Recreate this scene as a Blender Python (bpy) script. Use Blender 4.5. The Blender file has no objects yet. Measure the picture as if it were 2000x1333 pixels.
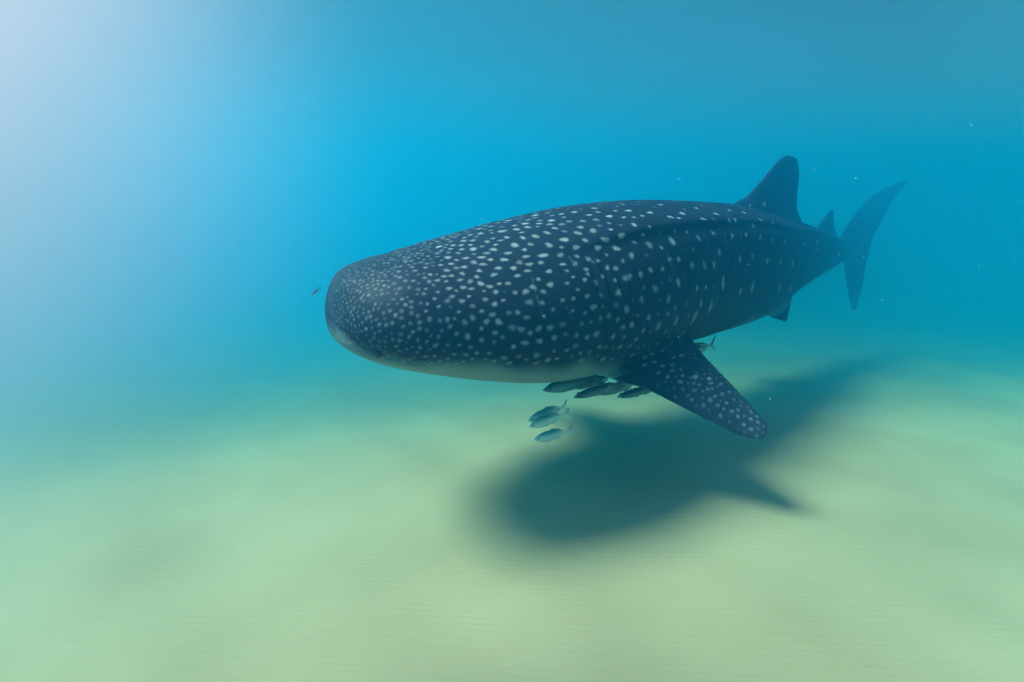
import bpy, bmesh, math, random
import numpy as np
from mathutils import Vector, Matrix
from mathutils.bvhtree import BVHTree
from mathutils.kdtree import KDTree

random.seed(4); rng = np.random.default_rng(4)
C = bpy.context.scene.collection
R = math.radians

# ------------------------------------------------------------------ camera
F = 1000.0; HC = 2.0; PITCH = R(13.3)
cd = bpy.data.cameras.new('camera'); cam = bpy.data.objects.new('camera', cd); C.objects.link(cam)
cd.sensor_width = 36; cd.lens = 18; cd.clip_start = .05; cd.clip_end = 500
cam.location = (0, 0, HC); cam.rotation_euler = (R(90) - PITCH, 0, 0)
bpy.context.scene.camera = cam

# ------------------------------------------------------------------ sky, sun, exposure
SUN_EL, SUN_AZ = R(58), R(-98)          # azimuth from +Y towards +X
wd = bpy.data.worlds.new('World'); bpy.context.scene.world = wd; wd.use_nodes = True
nt = wd.node_tree; bg = nt.nodes['Background']
sk = nt.nodes.new('ShaderNodeTexSky'); sk.sky_type = 'NISHITA'; sk.sun_disc = False
sk.sun_elevation = SUN_EL; sk.sun_rotation = SUN_AZ
nt.links.new(sk.outputs[0], bg.inputs[0]); bg.inputs[1].default_value = .125
sl = bpy.data.lights.new('sun', 'SUN'); sl.energy = 5; sl.angle = R(20); sl.color = (1, .95, .86)
sun = bpy.data.objects.new('sun', sl); C.objects.link(sun)
sd = Vector((math.sin(SUN_AZ)*math.cos(SUN_EL), math.cos(SUN_AZ)*math.cos(SUN_EL), math.sin(SUN_EL)))
sun.rotation_euler = sd.to_track_quat('Z', 'Y').to_euler(); sun.location = (0, 0, 20)
sc = bpy.context.scene
sc.view_settings.view_transform = 'Standard'; sc.view_settings.look = 'None'
sc.view_settings.exposure = .93; sc.view_settings.gamma = 1; sc.view_settings.use_curve_mapping = False
sc.render.engine = 'CYCLES'
sc.cycles.use_denoising = True; sc.cycles.denoiser = 'OPENIMAGEDENOISE'
sc.cycles.max_bounces = 8; sc.cycles.diffuse_bounces = 3; sc.cycles.glossy_bounces = 2
sc.cycles.volume_bounces = 4; sc.cycles.transparent_max_bounces = 12

# ------------------------------------------------------------------ helpers
FW = np.array([0, math.cos(PITCH), -math.sin(PITCH)]); UPV = np.array([0, math.sin(PITCH), math.cos(PITCH)])
RT = np.array([1., 0, 0]); CAM = np.array([0, 0, HC])
def at(px, py, Y):
    """point of the place seen at a photo pixel, Y metres ahead"""
    d = RT*(px-1000)/F - UPV*(py-666.5)/F + FW
    return CAM + d*(Y/d[1])
def proj(p):
    v = np.asarray(p) - CAM; z = v @ FW
    return np.stack([1000+F*(v @ RT)/z, 666.5-F*(v @ UPV)/z], -1)
def smooth(a, b, x):
    t = np.clip((x-a)/(b-a), 0, 1); return t*t*(3-2*t)
def herm(xs, ys, x, mono=False):
    xs = np.asarray(xs, float); ys = np.asarray(ys, float)
    if ys.ndim == 1: ys = ys[:, None]
    x = np.clip(np.atleast_1d(x), xs[0], xs[-1])
    if mono:
        d = np.diff(ys, axis=0)/np.diff(xs)[:, None]; m = np.zeros_like(ys)
        m[1:-1] = np.where(d[:-1]*d[1:] > 0, 2*d[:-1]*d[1:]/(d[:-1]+d[1:]+1e-12), 0); m[0] = d[0]; m[-1] = d[-1]
    else:
        m = np.gradient(ys, axis=0)/np.gradient(xs)[:, None]
    i = np.clip(np.searchsorted(xs, x)-1, 0, len(xs)-2)
    h = (xs[i+1]-xs[i])[:, None]; t = (x-xs[i])[:, None]/h
    r = ys[i]*(2*t**3-3*t**2+1)+m[i]*h*(t**3-2*t**2+t)+ys[i+1]*(-2*t**3+3*t**2)+m[i+1]*h*(t**3-t**2)
    return r
def mesh_np(name, V, Q):
    me = bpy.data.meshes.new(name)
    V = np.asarray(V, np.float32); Q = np.asarray(Q, np.int32)
    me.vertices.add(len(V)); me.vertices.foreach_set('co', V.ravel())
    k = Q.shape[1]
    me.loops.add(Q.size); me.loops.foreach_set('vertex_index', Q.ravel())
    me.polygons.add(len(Q)); me.polygons.foreach_set('loop_start', np.arange(0, Q.size, k, dtype=np.int32))
    me.polygons.foreach_set('use_smooth', np.ones(len(Q), bool))
    me.update(calc_edges=True); me.validate()
    return me
def link(name, me, mat, parent=None):
    o = bpy.data.objects.new(name, me); C.objects.link(o)
    if mat: me.materials.append(mat)
    if parent: o.parent = parent
    return o
def tag(o, label=None, cat=None, group=None, kind=None):
    if label: o['label'] = label
    if cat: o['category'] = cat
    if group: o['group'] = group
    if kind: o['kind'] = kind
    return o
def material(name):
    m = bpy.data.materials.new(name); m.use_nodes = True
    return m, m.node_tree, m.node_tree.nodes['Principled BSDF']
def node(nt, t, **kw):
    n = nt.nodes.new(t)
    for k, v in kw.items():
        if k.startswith('i_'): n.inputs[k[2:].replace('_', ' ')].default_value = v
        else: setattr(n, k, v)
    return n

# ------------------------------------------------------------------ sea water (haze)
Z_TOP = 3.75
bpy.ops.mesh.primitive_cube_add(size=1); hz = bpy.context.object; hz.name = 'haze'
hz.scale = (130, 130, Z_TOP+12.6); hz.location = (0, 0, (Z_TOP-12.6)/2)
hm = bpy.data.materials.new('sea_water'); hm.use_nodes = True
hn = hm.node_tree; hn.nodes.clear()
ho = hn.nodes.new('ShaderNodeOutputMaterial')
hv = hn.nodes.new('ShaderNodeVolumePrincipled')
SIG_S = (.001, .029, .0562); SIG_T = (.12, .0425, .0595); DEN = .125     # per metre, red green blue
hv.inputs['Color'].default_value = (*[a/DEN for a in SIG_S], 1)
hv.inputs['Absorption Color'].default_value = (*[max(0, 1-(t-a)/(DEN*(1-a/DEN)))**2 for a, t in zip(SIG_S, SIG_T)], 1)
hv.inputs['Density'].default_value = DEN
hv.inputs['Anisotropy'].default_value = .72
hn.links.new(hv.outputs[0], ho.inputs['Volume'])
hz.data.materials.append(hm); tag(hz, 'blue green sea water that fades far things', kind='stuff')

# ------------------------------------------------------------------ added denser water volume, put in to fade the tail and far sand
bpy.ops.mesh.primitive_cube_add(size=1); tb = bpy.context.object; tb.name = 'added_far_haze'
BA = math.atan(.22); tb.rotation_euler = (0, 0, BA); q_ = 3.5+12.5      # lies obliquely, along the far flank of the shark
tb.location = (-math.sin(BA)*q_+5*math.cos(BA), math.cos(BA)*q_+5*math.sin(BA), .2); tb.scale = (46, 25, 7.0)
tm = bpy.data.materials.new('added_far_haze'); tm.use_nodes = True; tn = tm.node_tree; tn.nodes.clear()
to = tn.nodes.new('ShaderNodeOutputMaterial'); tv = tn.nodes.new('ShaderNodeVolumePrincipled')
B_S = (.002, .099, .154); B_T = (.14, .135, .165); B_D = .17
tv.inputs['Color'].default_value = (*[a/B_D for a in B_S], 1)
tv.inputs['Absorption Color'].default_value = (*[max(0, 1-(t-a)/(B_D*(1-a/B_D)))**2 for a, t in zip(B_S, B_T)], 1)
tv.inputs['Anisotropy'].default_value = .72
tg = tn.nodes.new('ShaderNodeTexCoord'); ts = tn.nodes.new('ShaderNodeSeparateXYZ'); tr = tn.nodes.new('ShaderNodeMapRange'); tr.interpolation_type = 'SMOOTHSTEP'
tr.inputs['From Min'].default_value = -.5; tr.inputs['From Max'].default_value = -.5+3.8/25; tr.inputs['To Max'].default_value = B_D*1.9
tn.links.new(tg.outputs['Object'], ts.inputs[0]); tn.links.new(ts.outputs['Y'], tr.inputs[0])
tn.links.new(tr.outputs[0], tv.inputs['Density']); tn.links.new(tv.outputs[0], to.inputs['Volume'])
tb.data.materials.append(tm); tag(tb, 'added denser blue green haze behind the shark', kind='stuff')

# ------------------------------------------------------------------ added pale volume at the left, stands in for sun glare
cl_c, cl_r = (-1.32, .98, 2.4), (1.2, .95, 1.45)
bpy.ops.mesh.primitive_cube_add(size=2); cb = bpy.context.object; cb.name = 'glare_volume'
cb.location = (cl_c[0], cl_c[1], 2.4); cb.scale = (1.2, .95, 1.33)
cm = bpy.data.materials.new('glare_volume'); cm.use_nodes = True; cn = cm.node_tree; cn.nodes.clear()
co_ = cn.nodes.new('ShaderNodeOutputMaterial'); cv = cn.nodes.new('ShaderNodeVolumePrincipled')
cv.inputs['Color'].default_value = (1.0, .80, .85, 1); cv.inputs['Anisotropy'].default_value = .6
cg = cn.nodes.new('ShaderNodeNewGeometry'); cmap = cn.nodes.new('ShaderNodeMapping'); cmap.vector_type = 'TEXTURE'
cmap.inputs['Location'].default_value = cl_c; cmap.inputs['Scale'].default_value = cl_r
cgr = cn.nodes.new('ShaderNodeTexGradient'); cgr.gradient_type = 'QUADRATIC_SPHERE'
cmu = cn.nodes.new('ShaderNodeMath'); cmu.operation = 'MULTIPLY'; cmu.inputs[1].default_value = 3.4
cn.links.new(cg.outputs['Position'], cmap.inputs['Vector']); cn.links.new(cmap.outputs[0], cgr.inputs['Vector'])
cn.links.new(cgr.outputs['Fac'], cmu.inputs[0]); cn.links.new(cmu.outputs[0], cv.inputs['Density'])
cn.links.new(cv.outputs[0], co_.inputs['Volume']); cb.data.materials.append(cm)
tag(cb, 'added pale volume standing in for sun glare in the upper left water', kind='stuff')

# ------------------------------------------------------------------ water surface, seen from below
wx = np.linspace(-70, 70, 281); WX, WY = np.meshgrid(wx, wx)
def waves(x, y):
    r = np.random.default_rng(9); z = 0
    for k in range(12):
        a = r.uniform(-.9, .9)+.6; L = r.uniform(1.6, 7)
        z = z+.006*L*np.sin((x*np.cos(a)+y*np.sin(a))*2*np.pi/L+r.uniform(0, 7))*.5
    return z
WZ = Z_TOP+.16+np.clip(waves(WX, WY), -.14, .3)
wi = np.arange(281*281).reshape(281, 281)
wm = bpy.data.materials.new('water_surface'); wm.use_nodes = True; wn = wm.node_tree; wn.nodes.clear()
wo = wn.nodes.new('ShaderNodeOutputMaterial'); wmix = wn.nodes.new('ShaderNodeMixShader')
wt = wn.nodes.new('ShaderNodeBsdfTransparent'); wg = wn.nodes.new('ShaderNodeBsdfGlossy'); wf = wn.nodes.new('ShaderNodeFresnel')
wg.inputs['Roughness'].default_value = .35; wf.inputs['IOR'].default_value = 1.33
wfm = wn.nodes.new('ShaderNodeMath'); wfm.operation = 'MULTIPLY'; wfm.inputs[1].default_value = .87   # chop lets some sky through everywhere
wn.links.new(wf.outputs[0], wfm.inputs[0]); wn.links.new(wfm.outputs[0], wmix.inputs[0]); wn.links.new(wt.outputs[0], wmix.inputs[1]); wn.links.new(wg.outputs[0], wmix.inputs[2])
wn.links.new(wmix.outputs[0], wo.inputs['Surface'])
ws = link('water_surface', mesh_np('water_surface', np.stack([WX, WY, WZ], -1).reshape(-1, 3),
    np.stack([wi[:-1, :-1], wi[:-1, 1:], wi[1:, 1:], wi[1:, :-1]], -1).reshape(-1, 4)), wm)
tag(ws, 'rippling underside of the sea surface overhead', kind='structure')

# ------------------------------------------------------------------ seabed
def grid_axis(n, near, far):
    t = np.linspace(-1, 1, n); return np.sign(t)*(near*np.abs(t)+(far-near)*np.abs(t)**4)
gx = grid_axis(360, 9, 62); gy = grid_axis(360, 9, 62)+3
gy = np.clip(gy, -62, 62)
X, Y = np.meshgrid(gx, gy)
def wob(x, y, s, seed):
    r = np.random.default_rng(seed); z = 0
    for k in range(7):
        a = r.uniform(0, 2*np.pi); f = r.uniform(.6, 1.6)/s
        z = z+np.sin((x*np.cos(a)+y*np.sin(a))*f*2*np.pi+r.uniform(0, 7))
    return z/7**.5
def ground_z(x, y):                      # nearly level below the camera, then sloping away into deeper water
    r = np.hypot(x, y); d = np.maximum(0, r-3.2)
    return .026*wob(x, y, 3.2, 1)+.008*wob(x, y, 1.1, 2)-.06*d*d/(d+1.6)
Z = ground_z(X, Y)
V = np.stack([X, Y, Z], -1).reshape(-1, 3)
n = 360; idx = np.arange(n*n).reshape(n, n)
Q = np.stack([idx[:-1, :-1], idx[:-1, 1:], idx[1:, 1:], idx[1:, :-1]], -1).reshape(-1, 4)
sm, snt, sb = material('sand')
geo = node(snt, 'ShaderNodeNewGeometry')
mp = node(snt, 'ShaderNodeMapping'); mp.inputs['Rotation'].default_value = (0, 0, R(3)); mp.inputs['Scale'].default_value = (.36, 1, 1)
snt.links.new(geo.outputs['Position'], mp.inputs['Vector'])
wave = node(snt, 'ShaderNodeTexWave', wave_type='BANDS', bands_direction='Y', wave_profile='SIN')
wave.inputs['Scale'].default_value = 7.0; wave.inputs['Distortion'].default_value = 5.5
wave.inputs['Detail'].default_value = 2; wave.inputs['Detail Scale'].default_value = 1.2
snt.links.new(mp.outputs[0], wave.inputs['Vector'])
gr = node(snt, 'ShaderNodeTexNoise'); gr.inputs['Scale'].default_value = 160; gr.inputs['Detail'].default_value = 3
snt.links.new(geo.outputs['Position'], gr.inputs['Vector'])
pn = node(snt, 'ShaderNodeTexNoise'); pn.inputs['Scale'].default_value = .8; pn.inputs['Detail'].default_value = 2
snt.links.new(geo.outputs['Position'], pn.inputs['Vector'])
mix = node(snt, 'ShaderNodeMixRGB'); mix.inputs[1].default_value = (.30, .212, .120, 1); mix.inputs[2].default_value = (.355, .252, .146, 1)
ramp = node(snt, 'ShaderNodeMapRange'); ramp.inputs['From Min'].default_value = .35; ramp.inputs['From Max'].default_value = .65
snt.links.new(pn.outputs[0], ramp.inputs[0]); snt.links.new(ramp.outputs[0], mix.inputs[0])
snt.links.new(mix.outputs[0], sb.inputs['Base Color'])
b1 = node(snt, 'ShaderNodeBump'); b1.inputs['Strength'].default_value = .45; b1.inputs['Distance'].default_value = .008
b2 = node(snt, 'ShaderNodeBump'); b2.inputs['Strength'].default_value = .25; b2.inputs['Distance'].default_value = .003
rn = node(snt, 'ShaderNodeTexNoise'); rn.inputs['Scale'].default_value = 2.3; rn.inputs['Detail'].default_value = 4
snt.links.new(geo.outputs['Position'], rn.inputs['Vector'])
rm = node(snt, 'ShaderNodeMath', operation='MULTIPLY'); rp = node(snt, 'ShaderNodeMath', operation='ADD')
snt.links.new(wave.outputs['Fac'], rm.inputs[0]); snt.links.new(rn.outputs[0], rm.inputs[1])
snt.links.new(rm.outputs[0], rp.inputs[0]); snt.links.new(rn.outputs[0], rp.inputs[1])
snt.links.new(rp.outputs[0], b1.inputs['Height']); snt.links.new(gr.outputs[0], b2.inputs['Height'])
snt.links.new(b2.outputs[0], b1.inputs['Normal']); snt.links.new(b1.outputs[0], sb.inputs['Normal'])
sb.inputs['Roughness'].default_value = .95; sb.inputs['Specular IOR Level'].default_value = .1
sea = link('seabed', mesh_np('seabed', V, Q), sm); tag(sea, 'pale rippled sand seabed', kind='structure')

# ------------------------------------------------------------------ whale shark
ST = [(0.00,642,564,3.00),(0.10,810,619,3.20),(0.22,1002,616,3.62),(0.36,1188,566,4.30),(0.52,1350,529,5.25),
      (0.68,1480,515,6.40),(0.82,1575,492,7.60),(0.92,1632,488,8.50),(1.00,1672,465,9.20)]
PR = [(0.000,0.018,0.011,0.011),(0.003,0.173,0.099,0.107),(0.008,0.273,0.150,0.175),(0.016,0.374,0.199,0.235),(0.028,0.478,0.263,0.275),
      (0.045,0.565,0.330,0.298),(0.060,0.615,0.392,0.306),(0.100,0.690,0.478,0.322),(0.160,0.770,0.588,0.375),(0.220,0.800,0.670,0.456),
      (0.300,0.771,0.714,0.546),(0.380,0.712,0.718,0.610),(0.460,0.638,0.697,0.652),(0.520,0.585,0.680,0.687),(0.600,0.504,0.678,0.696),
      (0.680,0.413,0.606,0.680),(0.760,0.324,0.479,0.543),(0.820,0.266,0.360,0.461),(0.920,0.161,0.192,0.249),(1.000,0.085,0.090,0.117)]
NU, NV = 620, 360
# u sampled denser at the head
tt = np.linspace(0, 1, NU); U = .35*tt**2+.60*tt+.05*tt**1
U = U*(1-np.exp(-tt*40))**.9; U[0] = 0; U /= U[-1]
su = [s[0] for s in ST]; C0 = np.array([at(*s[1:]) for s in ST])
CC = herm(su, C0, U)
TT = np.gradient(CC, axis=0); TT /= np.linalg.norm(TT, axis=1)[:, None]
NN = np.cross(TT, [0, 0, 1]); NN /= np.linalg.norm(NN, axis=1)[:, None]
WW = np.cross(NN, TT)
pr = np.array(PR); prof = herm(pr[:, 0], pr[:, 1:], U, True); w_, ht_, hb_ = prof.T
A = np.linspace(0, 2*np.pi, NV, endpoint=False); ca, sa = np.cos(A), np.sin(A)
XX = np.sign(ca)*np.abs(ca)**(1-.13*smooth(.08, .3, U))[:, None]; ZZ = np.sign(sa)*np.abs(sa)**.95
off = w_[:, None]*XX; up = np.where(ZZ > 0, ht_[:, None]*ZZ, hb_[:, None]*ZZ)
# the long keels along the flank: a rise that drops away below
rad = np.zeros((NU, NV))
AD = np.degrees(np.where(A > np.pi, A-2*np.pi, A)); AS = np.where(np.abs(AD) > 90, np.sign(AD)*180-AD, AD)  # same on both flanks
SL = np.r_[0, np.cumsum(np.linalg.norm(np.diff(CC, axis=0), axis=1))]
for a0, a1, u0, amp in ((52, 34, .25, .040), (37, 24, .40, .034), (14, 12, .46, .020)):
    ac = a0+(a1-a0)*U[:, None]; d = AS[None, :]-ac
    prof_k = np.where(d > 0, np.exp(-(d/13)**2), np.exp(-(d/3.4)**2))
    rad += amp*prof_k*smooth(u0-.1, u0+.1, U)[:, None]*(1-.55*smooth(.6, 1, U))[:, None]
# gill slits: the flap rises slightly and steps down
for k in range(5):
    uc = .232+.014*k-.0006*(AS-8)*(1 if k else 1)*.12
    d = U[:, None]-uc[None, :]
    fl = np.exp(-((AS-8)/24)**4)[None, :]
    rad -= .022*np.exp(-(d/.0020)**2)*fl
    rad += .008*np.exp(-((d+.004)/.004)**2)*fl
# mouth: a groove right round the front, low on the snout
zm = -.60+.02*np.cos(np.radians(AS))
lip = np.exp(-((up/np.maximum(hb_[:, None], .05)+.62)/.055)**2)
rad -= .030*lip*(1-smooth(.06, .10, U))[:, None]*smooth(.008, .03, U)[:, None]
lip2 = np.exp(-((up/np.maximum(hb_[:, None], .05)+.78)/.09)**2)
rad += .016*lip2*(1-smooth(.055, .095, U))[:, None]*smooth(.004, .03, U)[:, None]
nr = np.sqrt(off**2+up**2)+1e-6
off2 = off*(1+rad/nr); up2 = up*(1+rad/nr)
PB = CC[:, None]+off2[..., None]*NN[:, None]+up2[..., None]*WW[:, None]
VB = PB.reshape(-1, 3); i0 = np.arange(NU*NV).reshape(NU, NV); i1 = np.roll(i0, -1, 1)
QB = np.stack([i0[:-1], i0[1:], i1[1:], i1[:-1]], -1).reshape(-1, 4)
nb = len(VB); VB = np.r_[VB, CC[:1]-.004*TT[:1], CC[-1:]+.02*TT[-1:]]
cap = [(nb, i0[0, j], i1[0, j], i1[0, j]) for j in range(NV)]
bm_faces = [QB]
def fin_loft(le, te, thick, ns=40, nc=20, minth=.012):
    le = np.array([at(*p) for p in le]) if len(le[0]) == 3 and le[0][0] > 50 else np.array(le)
    te = np.array([at(*p) for p in te]) if len(te[0]) == 3 and te[0][0] > 50 else np.array(te)
    return fin_pts(le, te, thick, ns, nc, minth)
def fin_pts(le, te, thick, ns=40, nc=20, minth=.012):
    q = np.linspace(0, 1, ns)
    L = herm(np.linspace(0, 1, len(le)), le, q); E_ = herm(np.linspace(0, 1, len(te)), te, q)
    ch = E_-L; cl = np.linalg.norm(ch, axis=1)
    sp = np.gradient((L+E_)/2, axis=0); nrm = np.cross(ch, sp); nrm /= np.linalg.norm(nrm, axis=1)[:, None]+1e-9
    b = np.linspace(0, 2*np.pi, nc, endpoint=False)
    c = .5-.5*np.cos(b); th = np.sin(b)*(1.25-.55*c)
    T = np.maximum(thick*cl, minth)*(1+.9*np.exp(-q/.13))
    P = L[:, None]+ch[:, None]*c[None, :, None]+nrm[:, None]*(T[:, None]*th[None])[..., None]*.5
    V = np.r_[P.reshape(-1, 3), [P[0].mean(0)], [P[-1].mean(0)+.3*(P[-1].mean(0)-P[-2].mean(0))]]
    j0 = np.arange(ns*nc).reshape(ns, nc); j1 = np.roll(j0, -1, 1)
    Qs = np.stack([j0[:-1], j0[1:], j1[1:], j1[:-1]], -1).reshape(-1, 4)
    tri = [(ns*nc, j1[0, k], j0[0, k]) for k in range(nc)]+[(ns*nc+1, j0[-1, k], j1[-1, k]) for k in range(nc)]
    return V, Qs, tri
k33 = int(np.argmin(np.abs(U-.36)))
def mirror(P, lift=0.0, k=None):
    k = k33 if k is None else k
    v = np.asarray(P)-CC[k]; nn = v @ NN[k]; t = v @ TT[k]; w = v @ WW[k]
    return CC[k]+np.outer(-nn, NN[k])+np.outer(t, TT[k])+np.outer(w+lift*np.maximum(0, np.abs(nn)-.5), WW[k])
pec_le = np.array([at(*p) for p in [(1090,662,3.78),(1140,716,3.60),(1205,744,3.48),(1262,761,3.41),(1350,806,3.30),(1430,846,3.22),(1466,859,3.18),(1489,858,3.17)]])
pec_te = np.array([at(*p) for p in [(1338,612,4.15),(1352,660,3.97),(1374,692,3.80),(1424,744,3.60),(1476,800,3.36),(1499,829,3.24),(1501,846,3.19)]])
pel_le = np.array([at(*p) for p in [(1470,585,6.3),(1500,615,6.15),(1533,629,6.1)]])
pel_te = np.array([at(*p) for p in [(1550,570,6.9),(1545,595,6.6),(1538,626,6.2)]])
k70 = int(np.argmin(np.abs(U-.72)))
fins = [fin_pts(pec_le, pec_te, .085, 48, 28),
        fin_pts(mirror(pec_le, .75), mirror(pec_te, .75), .085, 48, 28),
        fin_loft([(1450,450,6.1),(1432,404,5.95),(1461,382,6.2),(1491,348,6.5),(1521,312,6.8),(1537,303,6.95)],
                 [(1560,480,7.3),(1566,440,7.35),(1557,412,7.25),(1557,378,7.2),(1561,338,7.2),(1556,309,7.12)], .10),
        fin_loft([(1590,470,7.9),(1600,440,8.0),(1623,409,8.3)], [(1642,480,8.65),(1630,447,8.5),(1628,411,8.4)], .10, 24),
        fin_loft([(1632,478,8.5),(1660,432,8.9),(1684,402,9.3),(1717,374,9.7),(1775,348,10.3)],
                 [(1694,505,9.3),(1706,462,9.45),(1724,430,9.7),(1742,396,9.95),(1776,352,10.3)], .075),
        fin_loft([(1642,480,8.7),(1648,516,8.85),(1654,560,9.0),(1664,606,9.1)],
                 [(1700,480,9.4),(1692,516,9.3),(1684,560,9.25),(1672,606,9.18)], .075),
        fin_pts(pel_le, pel_te, .09, 24), fin_pts(mirror(pel_le, 0, k70), mirror(pel_te, 0, k70), .09, 24)]
bm = bmesh.new()
def add(V, quads, tris):
    vs = [bm.verts.new(p) for p in V]
    for q in quads: bm.faces.new([vs[i] for i in q])
    for t in tris: bm.faces.new([vs[i] for i in t])
tri_b = [(nb, i0[0, j], i1[0, j]) for j in range(NV)]+[(nb+1, i1[-1, j], i0[-1, j]) for j in range(NV)]
add(VB.tolist(), QB.tolist(), tri_b)
for V_, Q_, T_ in fins: add(V_.tolist(), Q_.tolist(), T_)
bmesh.ops.recalc_face_normals(bm, faces=bm.faces)
me = bpy.data.meshes.new('whale_shark_raw'); bm.to_mesh(me); bm.free()
tmp = bpy.data.objects.new('tmp', me); C.objects.link(tmp)
md = tmp.modifiers.new('r', 'REMESH'); md.mode = 'VOXEL'; md.voxel_size = .0095; md.use_smooth_shade = True
ms = tmp.modifiers.new('s', 'SMOOTH'); ms.factor = .5; ms.iterations = 5
dg = bpy.context.evaluated_depsgraph_get()
body = bpy.data.meshes.new_from_object(tmp.evaluated_get(dg), depsgraph=dg)
bpy.data.objects.remove(tmp)
body.name = 'whale_shark'
nv = len(body.vertices); co = np.empty(nv*3, np.float32); body.vertices.foreach_get('co', co); co = co.reshape(-1, 3).astype(float)
vn = np.empty(nv*3, np.float32); body.vertices.foreach_get('normal', vn); vn = vn.reshape(-1, 3)
# where each vertex lies along the body
us = U[::5]; cs = CC[::5]; near = np.empty(nv, int)
for a in range(0, nv, 40000):
    near[a:a+40000] = np.argmin(((co[a:a+40000, None]-cs[None])**2).sum(-1), 1)
near *= 5
rel = co-CC[near]; vnn = (rel*NN[near]).sum(1); vww = (rel*WW[near]).sum(1); vu = U[near]
zrel = np.where(vww > 0, vww/ht_[near], vww/hb_[near])
lim = np.interp(vu, [0, .03, .07, .11, .22, .27, .33, .45, .6, 1], [-.78, -.76, -.64, -.46, -.46, -.68, -1.1, -1.15, -.84, -.7])
wv = .05*np.sin(co[:, 0]*9)+.04*np.sin(co[:, 0]*23+1)
pale = 1-smooth(lim-.20, lim+.17, zrel+.6*wv)
onbody = ((np.abs(vnn)/(w_[near]+.02))**2.2+np.abs(zrel)**2.1 < 1.22) & (np.abs(((co-CC[near])*TT[near]).sum(1)) < .05)
pale = np.where(onbody, pale, np.where((vn[:, 2] < -.35) & (vu < .6), .45, 0))
pale *= smooth(.004, .03, vu)
# ---- spots
faces = np.empty(len(body.polygons)*4, np.int32)
bvh = BVHTree.FromPolygons(co.tolist(), [tuple(p.vertices) for p in body.polygons], epsilon=0)
kd = KDTree(nv)
for i, p in enumerate(co.tolist()): kd.insert(p, i)
kd.balance()
spot = np.zeros(nv); spots = []
Z2 = 300/2000
T2 = [(40,545,85,80),(85,380,60,45),(245,340,90,55),(35,275,70,60),(375,255,65,45),(545,230,80,60),(805,180,65,50),(740,268,60,45),(1000,285,95,60),(1080,215,50,40),(1250,212,85,60),(1530,237,85,60),(1670,135,60,40),(1795,293,75,60),(1950,248,75,70),(1905,310,45,40),(1430,280,60,40),(1190,298,55,35),(1320,298,45,30),(290,440,60,60),(190,500,70,80),(590,503,85,85),(790,473,85,90),(1020,458,45,45),(1322,395,60,80),(415,590,110,80),(685,597,75,60),(950,588,100,95),(1162,537,95,90),(215,660,90,80),(570,690,90,75),(850,695,90,80),(1090,705,100,75),(1325,625,60,60),(1522,655,85,100),(1820,610,90,110),(1680,695,40,50),(1440,525,50,50),(140,795,130,65),(365,790,85,70),(110,888,90,50),(395,910,80,45),(215,1003,95,50),(450,995,65,38),(705,975,75,55),(850,865,60,50),(1080,965,90,70),(975,955,55,80),(1285,800,80,100),(965,790,45,50),(1785,848,60,60),(1905,845,60,75),(1235,1085,110,100),(1080,1115,65,70),(1540,985,65,75),(1695,970,60,75),(1410,1040,60,100),(1600,1230,80,110),(1900,1145,75,120),(1130,1275,100,90),(450,1158,60,45),(680,1110,65,50),(720,1035,55,45),(530,1076,65,30),(140,1265,80,60)]
T3 = [(400,180,60,40),(490,320,85,50),(655,253,85,60),(830,205,55,40),(1020,237,60,45),(910,335,50,65),(830,335,50,50),(1140,410,55,75),(1285,135,45,60),(1097,145,30,40),(1235,330,40,55),(1395,370,40,55),(620,505,55,65),(428,570,50,95),(870,545,65,90),(1050,525,45,80),(1232,560,40,80),(1395,595,35,65),(1550,615,40,80),(1800,640,45,75),(1975,635,40,80),(275,490,40,60),(700,755,60,100),(970,840,60,110),(1135,800,50,95),(1325,870,50,115),(1495,870,45,100),(1655,895,50,120),(1880,910,45,90),(345,925,65,120),(508,925,60,130),(630,920,50,110),(410,1220,55,90),(525,1210,50,90),(750,1155,65,190),(975,1265,55,110),(1135,1200,60,190),(1485,1200,60,150),(1630,1220,50,120)]
T4 = [(1030,165,65,115),(1375,165,70,105),(740,75,100,100),(1795,225,55,120),(1920,270,70,190),(1710,400,85,200),(815,300,100,120),(710,430,55,80),(780,530,75,70),(895,500,65,80),(1055,570,70,70),(1115,405,70,80),(1240,520,85,120),(1470,450,70,130),(665,645,80,70),(945,690,60,65),(805,655,60,60),(740,790,80,60),(870,775,60,45),(980,800,60,40),(905,890,85,60),(1150,875,70,50),(1060,910,60,45),(1060,1020,80,60),(1185,985,55,60),(1295,1035,60,50),(1425,1020,75,45),(1225,745,65,45),(1545,895,80,40),(1440,925,60,35),(1240,1120,65,45),(1360,1175,70,55),(1525,1240,60,65),(1720,1175,90,60),(1420,1095,60,45),(1535,1085,50,40),(1555,1160,55,45),(1065,760,50,40),(1300,830,55,35),(1900,1200,60,50)]
T5 = [(590,510,80,65),(870,480,105,65),(1170,380,90,60),(955,340,70,60),(1060,455,75,60),(1035,660,110,70),(1240,650,70,60),(760,718,90,60),(675,615,80,50),(495,712,100,55),(370,605,85,50),(950,765,95,50),(605,820,95,45),(895,850,95,55),(1180,810,95,50),(720,850,80,40),(820,960,95,50),(1020,960,90,55),(620,910,100,45),(375,945,85,45),(1225,910,95,55),(1200,995,80,45),(765,1045,95,50),(1070,1060,90,50),(540,1075,75,40),(150,990,95,40),(165,822,80,50),(325,1115,90,40),(710,1200,95,50),(950,1160,80,50),(180,1225,85,50),(470,1230,85,40),(790,1270,85,50),(1040,1280,75,50),(50,680,90,50),(400,830,80,35),(300,765,60,35),(200,710,60,35),(930,560,70,50),(1140,565,60,60),(210,905,70,35),(70,920,60,30),(210,1060,70,35),(30,1120,80,40)]
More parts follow.
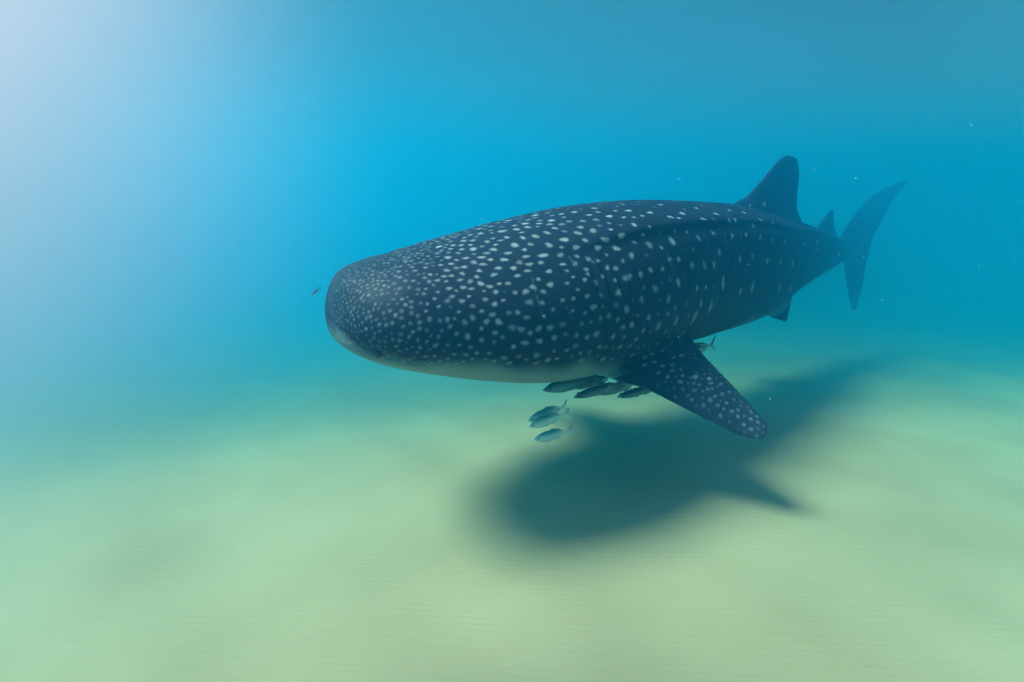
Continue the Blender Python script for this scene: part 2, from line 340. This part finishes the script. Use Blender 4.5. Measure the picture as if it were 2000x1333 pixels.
T6 = [(75,420,60,45),(75,488,45,35),(175,480,40,35),(190,318,60,35),(335,560,75,50),(168,612,50,50),(325,712,55,50),(98,688,45,40),(190,548,45,40),(640,755,60,45),(505,820,60,65),(658,920,35,45),(690,855,40,45),(820,935,35,50),(965,1035,35,55),(885,1100,40,50),(620,1000,45,50),(430,880,50,50),(475,700,40,45),(515,630,60,40),(320,630,60,40),(560,780,55,40),(590,880,40,55),(750,950,40,55),(380,650,45,35),(625,640,55,35),(720,730,40,35),(525,690,40,40),(250,770,50,40),(300,820,50,40),(965,1150,45,55)]
traced = [(1040+x*Z2, 380+y*Z2, w*Z2, h*Z2, 1) for x, y, w, h in T2]+[(1300+x*Z2, 380+y*Z2, w*Z2, h*Z2, 1) for x, y, w, h in T3] \
    + [(1100+x*Z2, 560+y*Z2, w*Z2, h*Z2, .9) for x, y, w, h in T4]+[(850+x*Z2, 380+y*Z2, w*Z2, h*Z2, .95) for x, y, w, h in T5] \
    + [(1300+x*240/1391, 640+y*240/1391, w*240/1391, h*240/1391, .38) for x, y, w, h in T6]
def ray(px, py):
    d = at(px, py, 1)-CAM; d /= np.linalg.norm(d)
    return bvh.ray_cast(Vector(CAM), Vector(d))
def paint(p, n, t1, a, b, val):
    """an oval patch of pale skin at p: a along t1, b across"""
    t2 = np.cross(n, t1); m = max(a, b)*1.35
    f1, f2, g1, g2 = random.uniform(0, 6.3), random.uniform(0, 6.3), random.uniform(.05, .2), random.uniform(.03, .14)
    for _, i, _ in kd.find_range(p, m):
        d = co[i]-p
        x = d @ t1/a; y = d @ t2/b; an = math.atan2(y, x)
        e = math.hypot(x, y)*(1+g1*math.sin(2*an+f1)+g2*math.sin(3*an+f2))
        v = val*(1-min(1, max(0, (e-.6)/.65)))
        if v > spot[i] and vn[i] @ n > 0: spot[i] = v
for px, py, w, h, val in traced:
    hit, nrm, fi, dist = ray(px, py)
    if hit is None: continue
    p = np.array(hit); n = np.array(nrm); k = int(np.argmin(((CC-p)**2).sum(1)))
    t1 = TT[k]-n*(TT[k] @ n); t1 /= np.linalg.norm(t1); t2 = np.cross(n, t1)
    q0 = proj(p); d1 = np.linalg.norm(proj(p+t1*.01)-q0)*100; d2 = np.linalg.norm(proj(p+t2*.01)-q0)*100
    ps = np.linalg.norm(p-CAM)/F; a = min(.5*w/d1, .5*w*ps*1.7); b = min(.5*h/d2, .5*h*ps*1.8)
    spots.append((*p, max(a, b))); paint(p, n, t1, a*.9, b*.9, val*random.uniform(.62, .95)*(1 if py < 450 else .78))  # lower spots dimmed in colour, standing in for weaker light there
# faint upright bars between the rows of spots
for _ in range(260):
    k = int(rng.integers(int(NU*.42), int(NU*.97))); j = int(rng.integers(0, NV))
    if not -45 < AS[j] < 40: continue
    loc, nrm, fi, dist = bvh.find_nearest(Vector(PB[k, j]))
    if dist > .05: continue
    n = np.array(nrm); t1 = TT[k]-n*(TT[k] @ n); t1 /= np.linalg.norm(t1)
    paint(np.array(loc), n, t1, rng.uniform(.007, .014), rng.uniform(.05, .13), rng.uniform(.07, .17))
# fine pale scratches by the gills
for x0, y0, x1, y1, wd_ in ((1039,540,1047,575,.0032),(1047,575,1058,612,.003),(1107,598,1120,630,.003),(1145,503,1160,513,.006),(1112,502,1118,512,.003)):
    for t in np.linspace(0, 1, 14):
        hit, nrm, fi, dist = ray(x0+(x1-x0)*t, y0+(y1-y0)*t)
        if hit is None: continue
        n = np.array(nrm); t1 = np.cross(n, [0, 1, 0]); t1 /= np.linalg.norm(t1)
        paint(np.array(hit), n, t1, wd_*1.2, wd_*1.2, .3)
# pectoral fins: small spots thickest towards the trailing half
for mir in (0, 1):
    got = [np.array(q[:3]) for q in spots]
    for _ in range(1500):
        q, c = rng.random()**.9*.93+.04, rng.random()**.75*.9+.06
        a = herm(np.linspace(0, 1, len(pec_le)), pec_le, [q])[0]; b_ = herm(np.linspace(0, 1, len(pec_te)), pec_te, [q])[0]
        p = a+(b_-a)*c
        if mir: p = mirror(p[None], .75)[0]
        for side in (1, -1):
            loc, nrm, fi, dist = bvh.ray_cast(Vector(p)+Vector((0, 0, .3*side)), Vector((0, 0, -side)), .5)
            if loc is None: continue
            loc = np.array(loc); n = np.array(nrm)
            if side < 0 or min((np.sum((g-loc)**2) for g in got), default=9) < .043**2: continue
            got.append(loc); r = rng.uniform(.006, .0125)
            t1 = (pec_te[-1]-pec_te[0]) if not mir else TT[k33]; t1 = t1-n*(t1 @ n); t1 /= np.linalg.norm(t1)
            paint(loc, n, t1, r*1.35, r*.9, rng.uniform(.08, .34)*(1-.6*max(0, q-.7)/.3))
# the rest of the pattern: fine and crowded on the snout, sparse and small behind
NT = 30000
iu = (rng.random(NT)**1.9*.97*NU).astype(int); ia = rng.integers(0, NV, NT)
iu = np.clip(iu, 3, NU-2)
placed = {}; cell = .12
for p4 in spots: placed.setdefault(tuple(int(math.floor(c/cell)) for c in p4[:3]), []).append(p4)
cnt = 0
for k, j in zip(iu, ia):
    u = U[k]; a_s = AS[j]
    r = float(np.interp(u, [0, .03, .08, .14, .22, .30, .4, .6, 1], [.0062, .0078, .0105, .0145, .017, .017, .019, .020, .016]))
    d = float(np.interp(u, [0, .03, .08, .14, .22, .30, .4, .6, 1], [.019, .024, .033, .052, .066, .085, .15, .19, .16]))
    if zr_skip := (up[k, j] < 0 and up[k, j]/hb_[k] < np.interp(u, [0, .05, .09, .12, .22, .3, 1], [-.72, -.75, -.6, -.38, -.38, -.6, -.72])): continue
    p = PB[k, j]; r *= random.uniform(.6, 1.25)
    c = tuple(int(math.floor(x/cell)) for x in p); ok = True
    for dx in (-1, 0, 1):
        for dy in (-1, 0, 1):
            for dz in (-1, 0, 1):
                for q in placed.get((c[0]+dx, c[1]+dy, c[2]+dz), ()):
                    if (p[0]-q[0])**2+(p[1]-q[1])**2+(p[2]-q[2])**2 < max(d, q[3]*1.15+r*1.5)**2: ok = False; break
                if not ok: break
            if not ok: break
        if not ok: break
    if not ok: continue
    loc, nrm, fi, dist = bvh.find_nearest(Vector(p))
    if dist > .05: continue
    n = np.array(nrm); p = np.array(loc)
    t1 = TT[k]-n*(TT[k] @ n); l = np.linalg.norm(t1)
    if l < .15: t1 = np.cross(n, [0, 0, 1]); l = np.linalg.norm(t1)
    t1 /= l
    placed.setdefault(c, []).append((*p, r))
    el = float(np.interp(u, [0, .08, .16, .3, .5, 1], [1, 1.05, 1.25, 1.1, .75, .6]))
    paint(p, n, t1, r*el, r/el**.6, random.uniform(.45, .95)*float(np.interp(u, [0, .05, .12, .22, .3, .45, 1], [.36, .5, .8, .6, .5, .4, .35]))); cnt += 1
print('shark verts', nv, 'spots', cnt, len(spots))
for nm, arr in (('spot', spot), ('pale', pale), ('along', vu)):
    at_ = body.attributes.new(nm, 'FLOAT', 'POINT'); at_.data.foreach_set('value', arr.astype(np.float32))
km, knt, kb = material('shark_skin')
aS = node(knt, 'ShaderNodeAttribute', attribute_name='spot'); aP = node(knt, 'ShaderNodeAttribute', attribute_name='pale')
kg = node(knt, 'ShaderNodeNewGeometry')
n1 = node(knt, 'ShaderNodeTexNoise'); n1.inputs['Scale'].default_value = 5; n1.inputs['Detail'].default_value = 6; n1.inputs['Roughness'].default_value = .65
n2 = node(knt, 'ShaderNodeTexNoise'); n2.inputs['Scale'].default_value = 90; n2.inputs['Detail'].default_value = 3
for q in (n1, n2): knt.links.new(kg.outputs['Position'], q.inputs['Vector'])
dk = node(knt, 'ShaderNodeMixRGB'); dk.inputs[1].default_value = (.004, .008, .018, 1); dk.inputs[2].default_value = (.013, .023, .042, 1)
knt.links.new(n1.outputs[0], dk.inputs[0])
pl = node(knt, 'ShaderNodeMixRGB'); pl.inputs[2].default_value = (.18, .25, .24, 1)
knt.links.new(aP.outputs['Fac'], pl.inputs[0]); knt.links.new(dk.outputs[0], pl.inputs[1])
spn = node(knt, 'ShaderNodeMath', operation='MULTIPLY'); sp2 = node(knt, 'ShaderNodeMapRange'); sp2.inputs['From Min'].default_value = .3; sp2.inputs['From Max'].default_value = .7; sp2.inputs['To Min'].default_value = .7; sp2.inputs['To Max'].default_value = 1
knt.links.new(n2.outputs[0], sp2.inputs[0]); knt.links.new(aS.outputs['Fac'], spn.inputs[0]); knt.links.new(sp2.outputs[0], spn.inputs[1])
ms_ = node(knt, 'ShaderNodeMixRGB'); ms_.inputs[2].default_value = (.36, .39, .41, 1)
knt.links.new(spn.outputs[0], ms_.inputs[0]); knt.links.new(pl.outputs[0], ms_.inputs[1]); knt.links.new(ms_.outputs[0], kb.inputs['Base Color'])
kbp = node(knt, 'ShaderNodeBump'); kbp.inputs['Strength'].default_value = .15; kbp.inputs['Distance'].default_value = .004
knt.links.new(n2.outputs[0], kbp.inputs['Height']); knt.links.new(kbp.outputs[0], kb.inputs['Normal'])
kb.inputs['Roughness'].default_value = .6; kb.inputs['Specular IOR Level'].default_value = .12
shark = link('whale_shark', body, km)
tag(shark, 'huge dark whale shark covered in pale spots, gliding over its shadow on the sand', 'whale shark')
# eyes low on the head, just behind the corner of the mouth
em, ent, eb = material('eye_dark'); eb.inputs['Base Color'].default_value = (.006, .006, .008, 1); eb.inputs['Roughness'].default_value = .15
def ball(name, r, seg=16, rings=10, sc_=(1, 1, 1)):
    b = bmesh.new(); bmesh.ops.create_uvsphere(b, u_segments=seg, v_segments=rings, radius=r)
    for v in b.verts: v.co = Vector((v.co.x*sc_[0], v.co.y*sc_[1], v.co.z*sc_[2]))
    m = bpy.data.meshes.new(name); b.to_mesh(m); b.free()
    for f in m.polygons: f.use_smooth = True
    return m
eye_me = ball('eye', .027); eye_me.materials.append(em)
hit, nrm, _, _ = ray(738, 690)
if hit is not None:
    for k in (0, 1):
        p = np.array(hit)
        if k:
            kk = int(np.argmin(((CC-p)**2).sum(1))); p = mirror(p[None], 0, kk)[0]; p = np.array(bvh.find_nearest(Vector(p))[0])
        o = bpy.data.objects.new('eye', eye_me); C.objects.link(o); o.location = p; o.parent = shark

# ------------------------------------------------------------------ fish
fm, fnt, fb = material('fish_skin')
tc = node(fnt, 'ShaderNodeTexCoord'); sx = node(fnt, 'ShaderNodeSeparateXYZ'); fnt.links.new(tc.outputs['Object'], sx.inputs[0])
fr = node(fnt, 'ShaderNodeValToRGB')
fr.color_ramp.elements[0].position = .48; fr.color_ramp.elements[0].color = (.66, .68, .62, 1)
fr.color_ramp.elements[1].position = .84; fr.color_ramp.elements[1].color = (.09, .24, .27, 1)
fmr = node(fnt, 'ShaderNodeMapRange'); fmr.inputs['From Min'].default_value = -.16; fmr.inputs['From Max'].default_value = .16
fnt.links.new(sx.outputs['Z'], fmr.inputs[0]); fnt.links.new(fmr.outputs[0], fr.inputs[0])
fno = node(fnt, 'ShaderNodeTexNoise'); fno.inputs['Scale'].default_value = 14; fno.inputs['Detail'].default_value = 3
fnt.links.new(tc.outputs['Object'], fno.inputs['Vector'])
fmx = node(fnt, 'ShaderNodeMixRGB', blend_type='OVERLAY'); fmx.inputs[0].default_value = .35
fnt.links.new(fr.outputs[0], fmx.inputs[1]); fnt.links.new(fno.outputs[0], fmx.inputs[2])
fnt.links.new(fmx.outputs[0], fb.inputs['Base Color']); fb.inputs['Roughness'].default_value = .35
fdm = fm.copy(); fdm.name = 'shaded_fish_skin'  # darker copy of the skin: shade under the shark put into colour
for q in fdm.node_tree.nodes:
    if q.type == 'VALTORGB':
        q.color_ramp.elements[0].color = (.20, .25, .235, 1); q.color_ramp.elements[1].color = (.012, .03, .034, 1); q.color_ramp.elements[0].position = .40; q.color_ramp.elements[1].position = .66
def fish_mesh(deep=.13, wide=.075, bend=0.0, slim=False):
    """unit-long fish, nose at -X"""
    b = bmesh.new(); n, m = 26, 14; rows = []
    fx = lambda x: bend*(x+.1)**2 if x > -.1 else 0
    for i in range(n):
        t = i/(n-1); x = -.5+.83*t
        h = deep*float(herm([0, .04, .12, .24, .40, .56, .78, .92, 1], [.05, .24, .52, .82, 1, .93, .46, .15, .11], [t], True)[0, 0])
        w = wide*float(herm([0, .04, .12, .24, .40, .56, .78, .92, 1], [.06, .34, .66, .92, 1, .86, .40, .13, .10], [t], True)[0, 0])
        rows.append([b.verts.new((x, w*math.cos(2*math.pi*k/m)+fx(x), h*math.sin(2*math.pi*k/m)*(1 if math.sin(2*math.pi*k/m) > 0 else .95))) for k in range(m)])
    for r0, r1 in zip(rows[:-1], rows[1:]):
        for k in range(m): b.faces.new((r0[k], r0[(k+1) % m], r1[(k+1) % m], r1[k]))
    b.faces.new(rows[0][::-1]); b.faces.new(rows[-1])
    def plate(pts, th=.006, y=0, tilt=0):
        f, g = [], []
        for x, z in pts:
            f.append(b.verts.new((x, y+fx(x)+th+tilt*abs(z), z))); g.append(b.verts.new((x, y+fx(x)-th+tilt*abs(z), z)))
        b.faces.new(f); b.faces.new(g[::-1])
        for i in range(len(pts)):
            j = (i+1) % len(pts); b.faces.new((f[j], f[i], g[i], g[j]))
    plate([(.29, .012), (.36, .035), (.50, .16), (.485, .13), (.425, .035), (.405, 0), (.425, -.035), (.485, -.13), (.50, -.16), (.36, -.035), (.29, -.012)])
    d = deep
    plate([(-.10, d*.92), (-.04, d*1.28), (.02, d*1.15), (.12, d*1.0), (.26, d*.42), (.27, d*.25), (.1, d*.65)], .004)
    plate([(.02, -d*.75), (.06, -d*1.15), (.12, -d*.95), (.26, -d*.4), (.26, -d*.25), (.12, -d*.55)], .004)
    for s in (-1, 1):
        plate([(-.24, -d*.15), (-.21, -d*.05), (-.12, -d*.55), (-.10, -d*.85), (-.15, -d*.6)], .003, s*wide*.85, s*.25)
    bmesh.ops.recalc_face_normals(b, faces=b.faces)
    me = bpy.data.meshes.new('fish'); b.to_mesh(me); b.free()
    for f in me.polygons: f.use_smooth = len(f.vertices) == 4 and f.area < .004
    me.materials.append(fdm if slim else fm); return me
fmesh = [fish_mesh(.135, .08, .10), fish_mesh(.125, .075, -.12), fish_mesh(.14, .085, .06)]
fmesh += [fish_mesh(.12, .07, .22)]
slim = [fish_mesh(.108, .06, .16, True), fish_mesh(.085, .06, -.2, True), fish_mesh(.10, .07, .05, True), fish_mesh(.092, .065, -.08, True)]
feye = ball('eye', .020, 10, 8); feye.materials.append(em)
def place_fish(name, me, nose, tail, label, cat, group, eyes=True, roll=0):
    a, b = Vector(at(*nose)), Vector(at(*tail)); L = (b-a).length
    x = (b-a).normalized(); y = Vector((0, 0, 1)).cross(x).normalized(); z = x.cross(y)
    M = Matrix((x, y, z)).transposed().to_4x4() @ Matrix.Rotation(roll, 4, 'X')
    o = bpy.data.objects.new(name, me); C.objects.link(o)
    o.matrix_world = Matrix.Translation((a+b)/2) @ M @ Matrix.Scale(L, 4)
    tag(o, label, cat, group)
    if eyes:
        for s in (-1, 1):
            e = bpy.data.objects.new('eye', feye); C.objects.link(e); e.parent = o; e.location = (-.40, s*.042, .014)
    return o
GT = 'trio of fish swimming below the shark'
place_fish('fish', fmesh[0], (1031,823,3.42), (1112,792,3.52), 'highest of the three silvery fish swimming in a trio under the shark', 'fish', GT)
place_fish('fish', fmesh[1], (1033,834,3.36), (1114,806,3.44), 'middle fish of the silvery trio, overlapping the one above it', 'fish', GT)
place_fish('fish', fmesh[2], (1043,859,3.34), (1120,841,3.42), 'lowest of the three silvery fish, swimming apart below the other two', 'fish', GT)
GD = 'dark fish sheltering under the shark belly'
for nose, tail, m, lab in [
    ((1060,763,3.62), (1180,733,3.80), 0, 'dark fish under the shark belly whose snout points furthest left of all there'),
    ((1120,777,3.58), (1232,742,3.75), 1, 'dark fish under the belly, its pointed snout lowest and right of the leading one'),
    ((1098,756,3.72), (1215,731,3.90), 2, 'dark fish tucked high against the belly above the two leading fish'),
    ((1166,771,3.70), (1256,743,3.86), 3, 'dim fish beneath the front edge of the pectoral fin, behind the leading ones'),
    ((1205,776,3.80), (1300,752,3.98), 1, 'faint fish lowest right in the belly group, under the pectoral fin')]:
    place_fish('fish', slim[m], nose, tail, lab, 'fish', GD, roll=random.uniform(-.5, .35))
place_fish('fish', slim[0], (1318,694,4.6), (1403,672,4.8), 'lone fish with only its tail showing behind the pectoral fin', 'fish', None)
place_fish('fish', slim[1], (608,577,2.9), (626,562,2.95), 'tiny dark fish swimming just ahead of the snout', 'fish', None, eyes=False)

# ------------------------------------------------------------------ drifting specks
pm, pnt, pb = material('speck'); pb.inputs['Base Color'].default_value = (.5, .5, .47, 1); pb.inputs['Roughness'].default_value = .8
b = bmesh.new()
for i in range(800):
    Yd = random.uniform(1.6, 6); p = at(random.uniform(-100, 2100), random.uniform(-50, 1250), Yd)
    if not .15 < p[2] < Z_TOP-.1: continue
    r = random.choice((.0006, .0008, .001, .0014, .0019))*1.5*(Yd/3)**.7*random.uniform(.6, 1.1)
    bmesh.ops.create_icosphere(b, subdivisions=1, radius=r, matrix=Matrix.Translation(p) @ Matrix.Rotation(random.uniform(0, 6), 4, 'Y') @ Matrix.Diagonal((random.uniform(.6, 2.2), 1, random.uniform(.5, 1), 1)))
me = bpy.data.meshes.new('drifting_specks'); b.to_mesh(me); b.free()
tag(link('drifting_specks', me, pm), 'pale specks of plankton drifting in the water', kind='stuff')
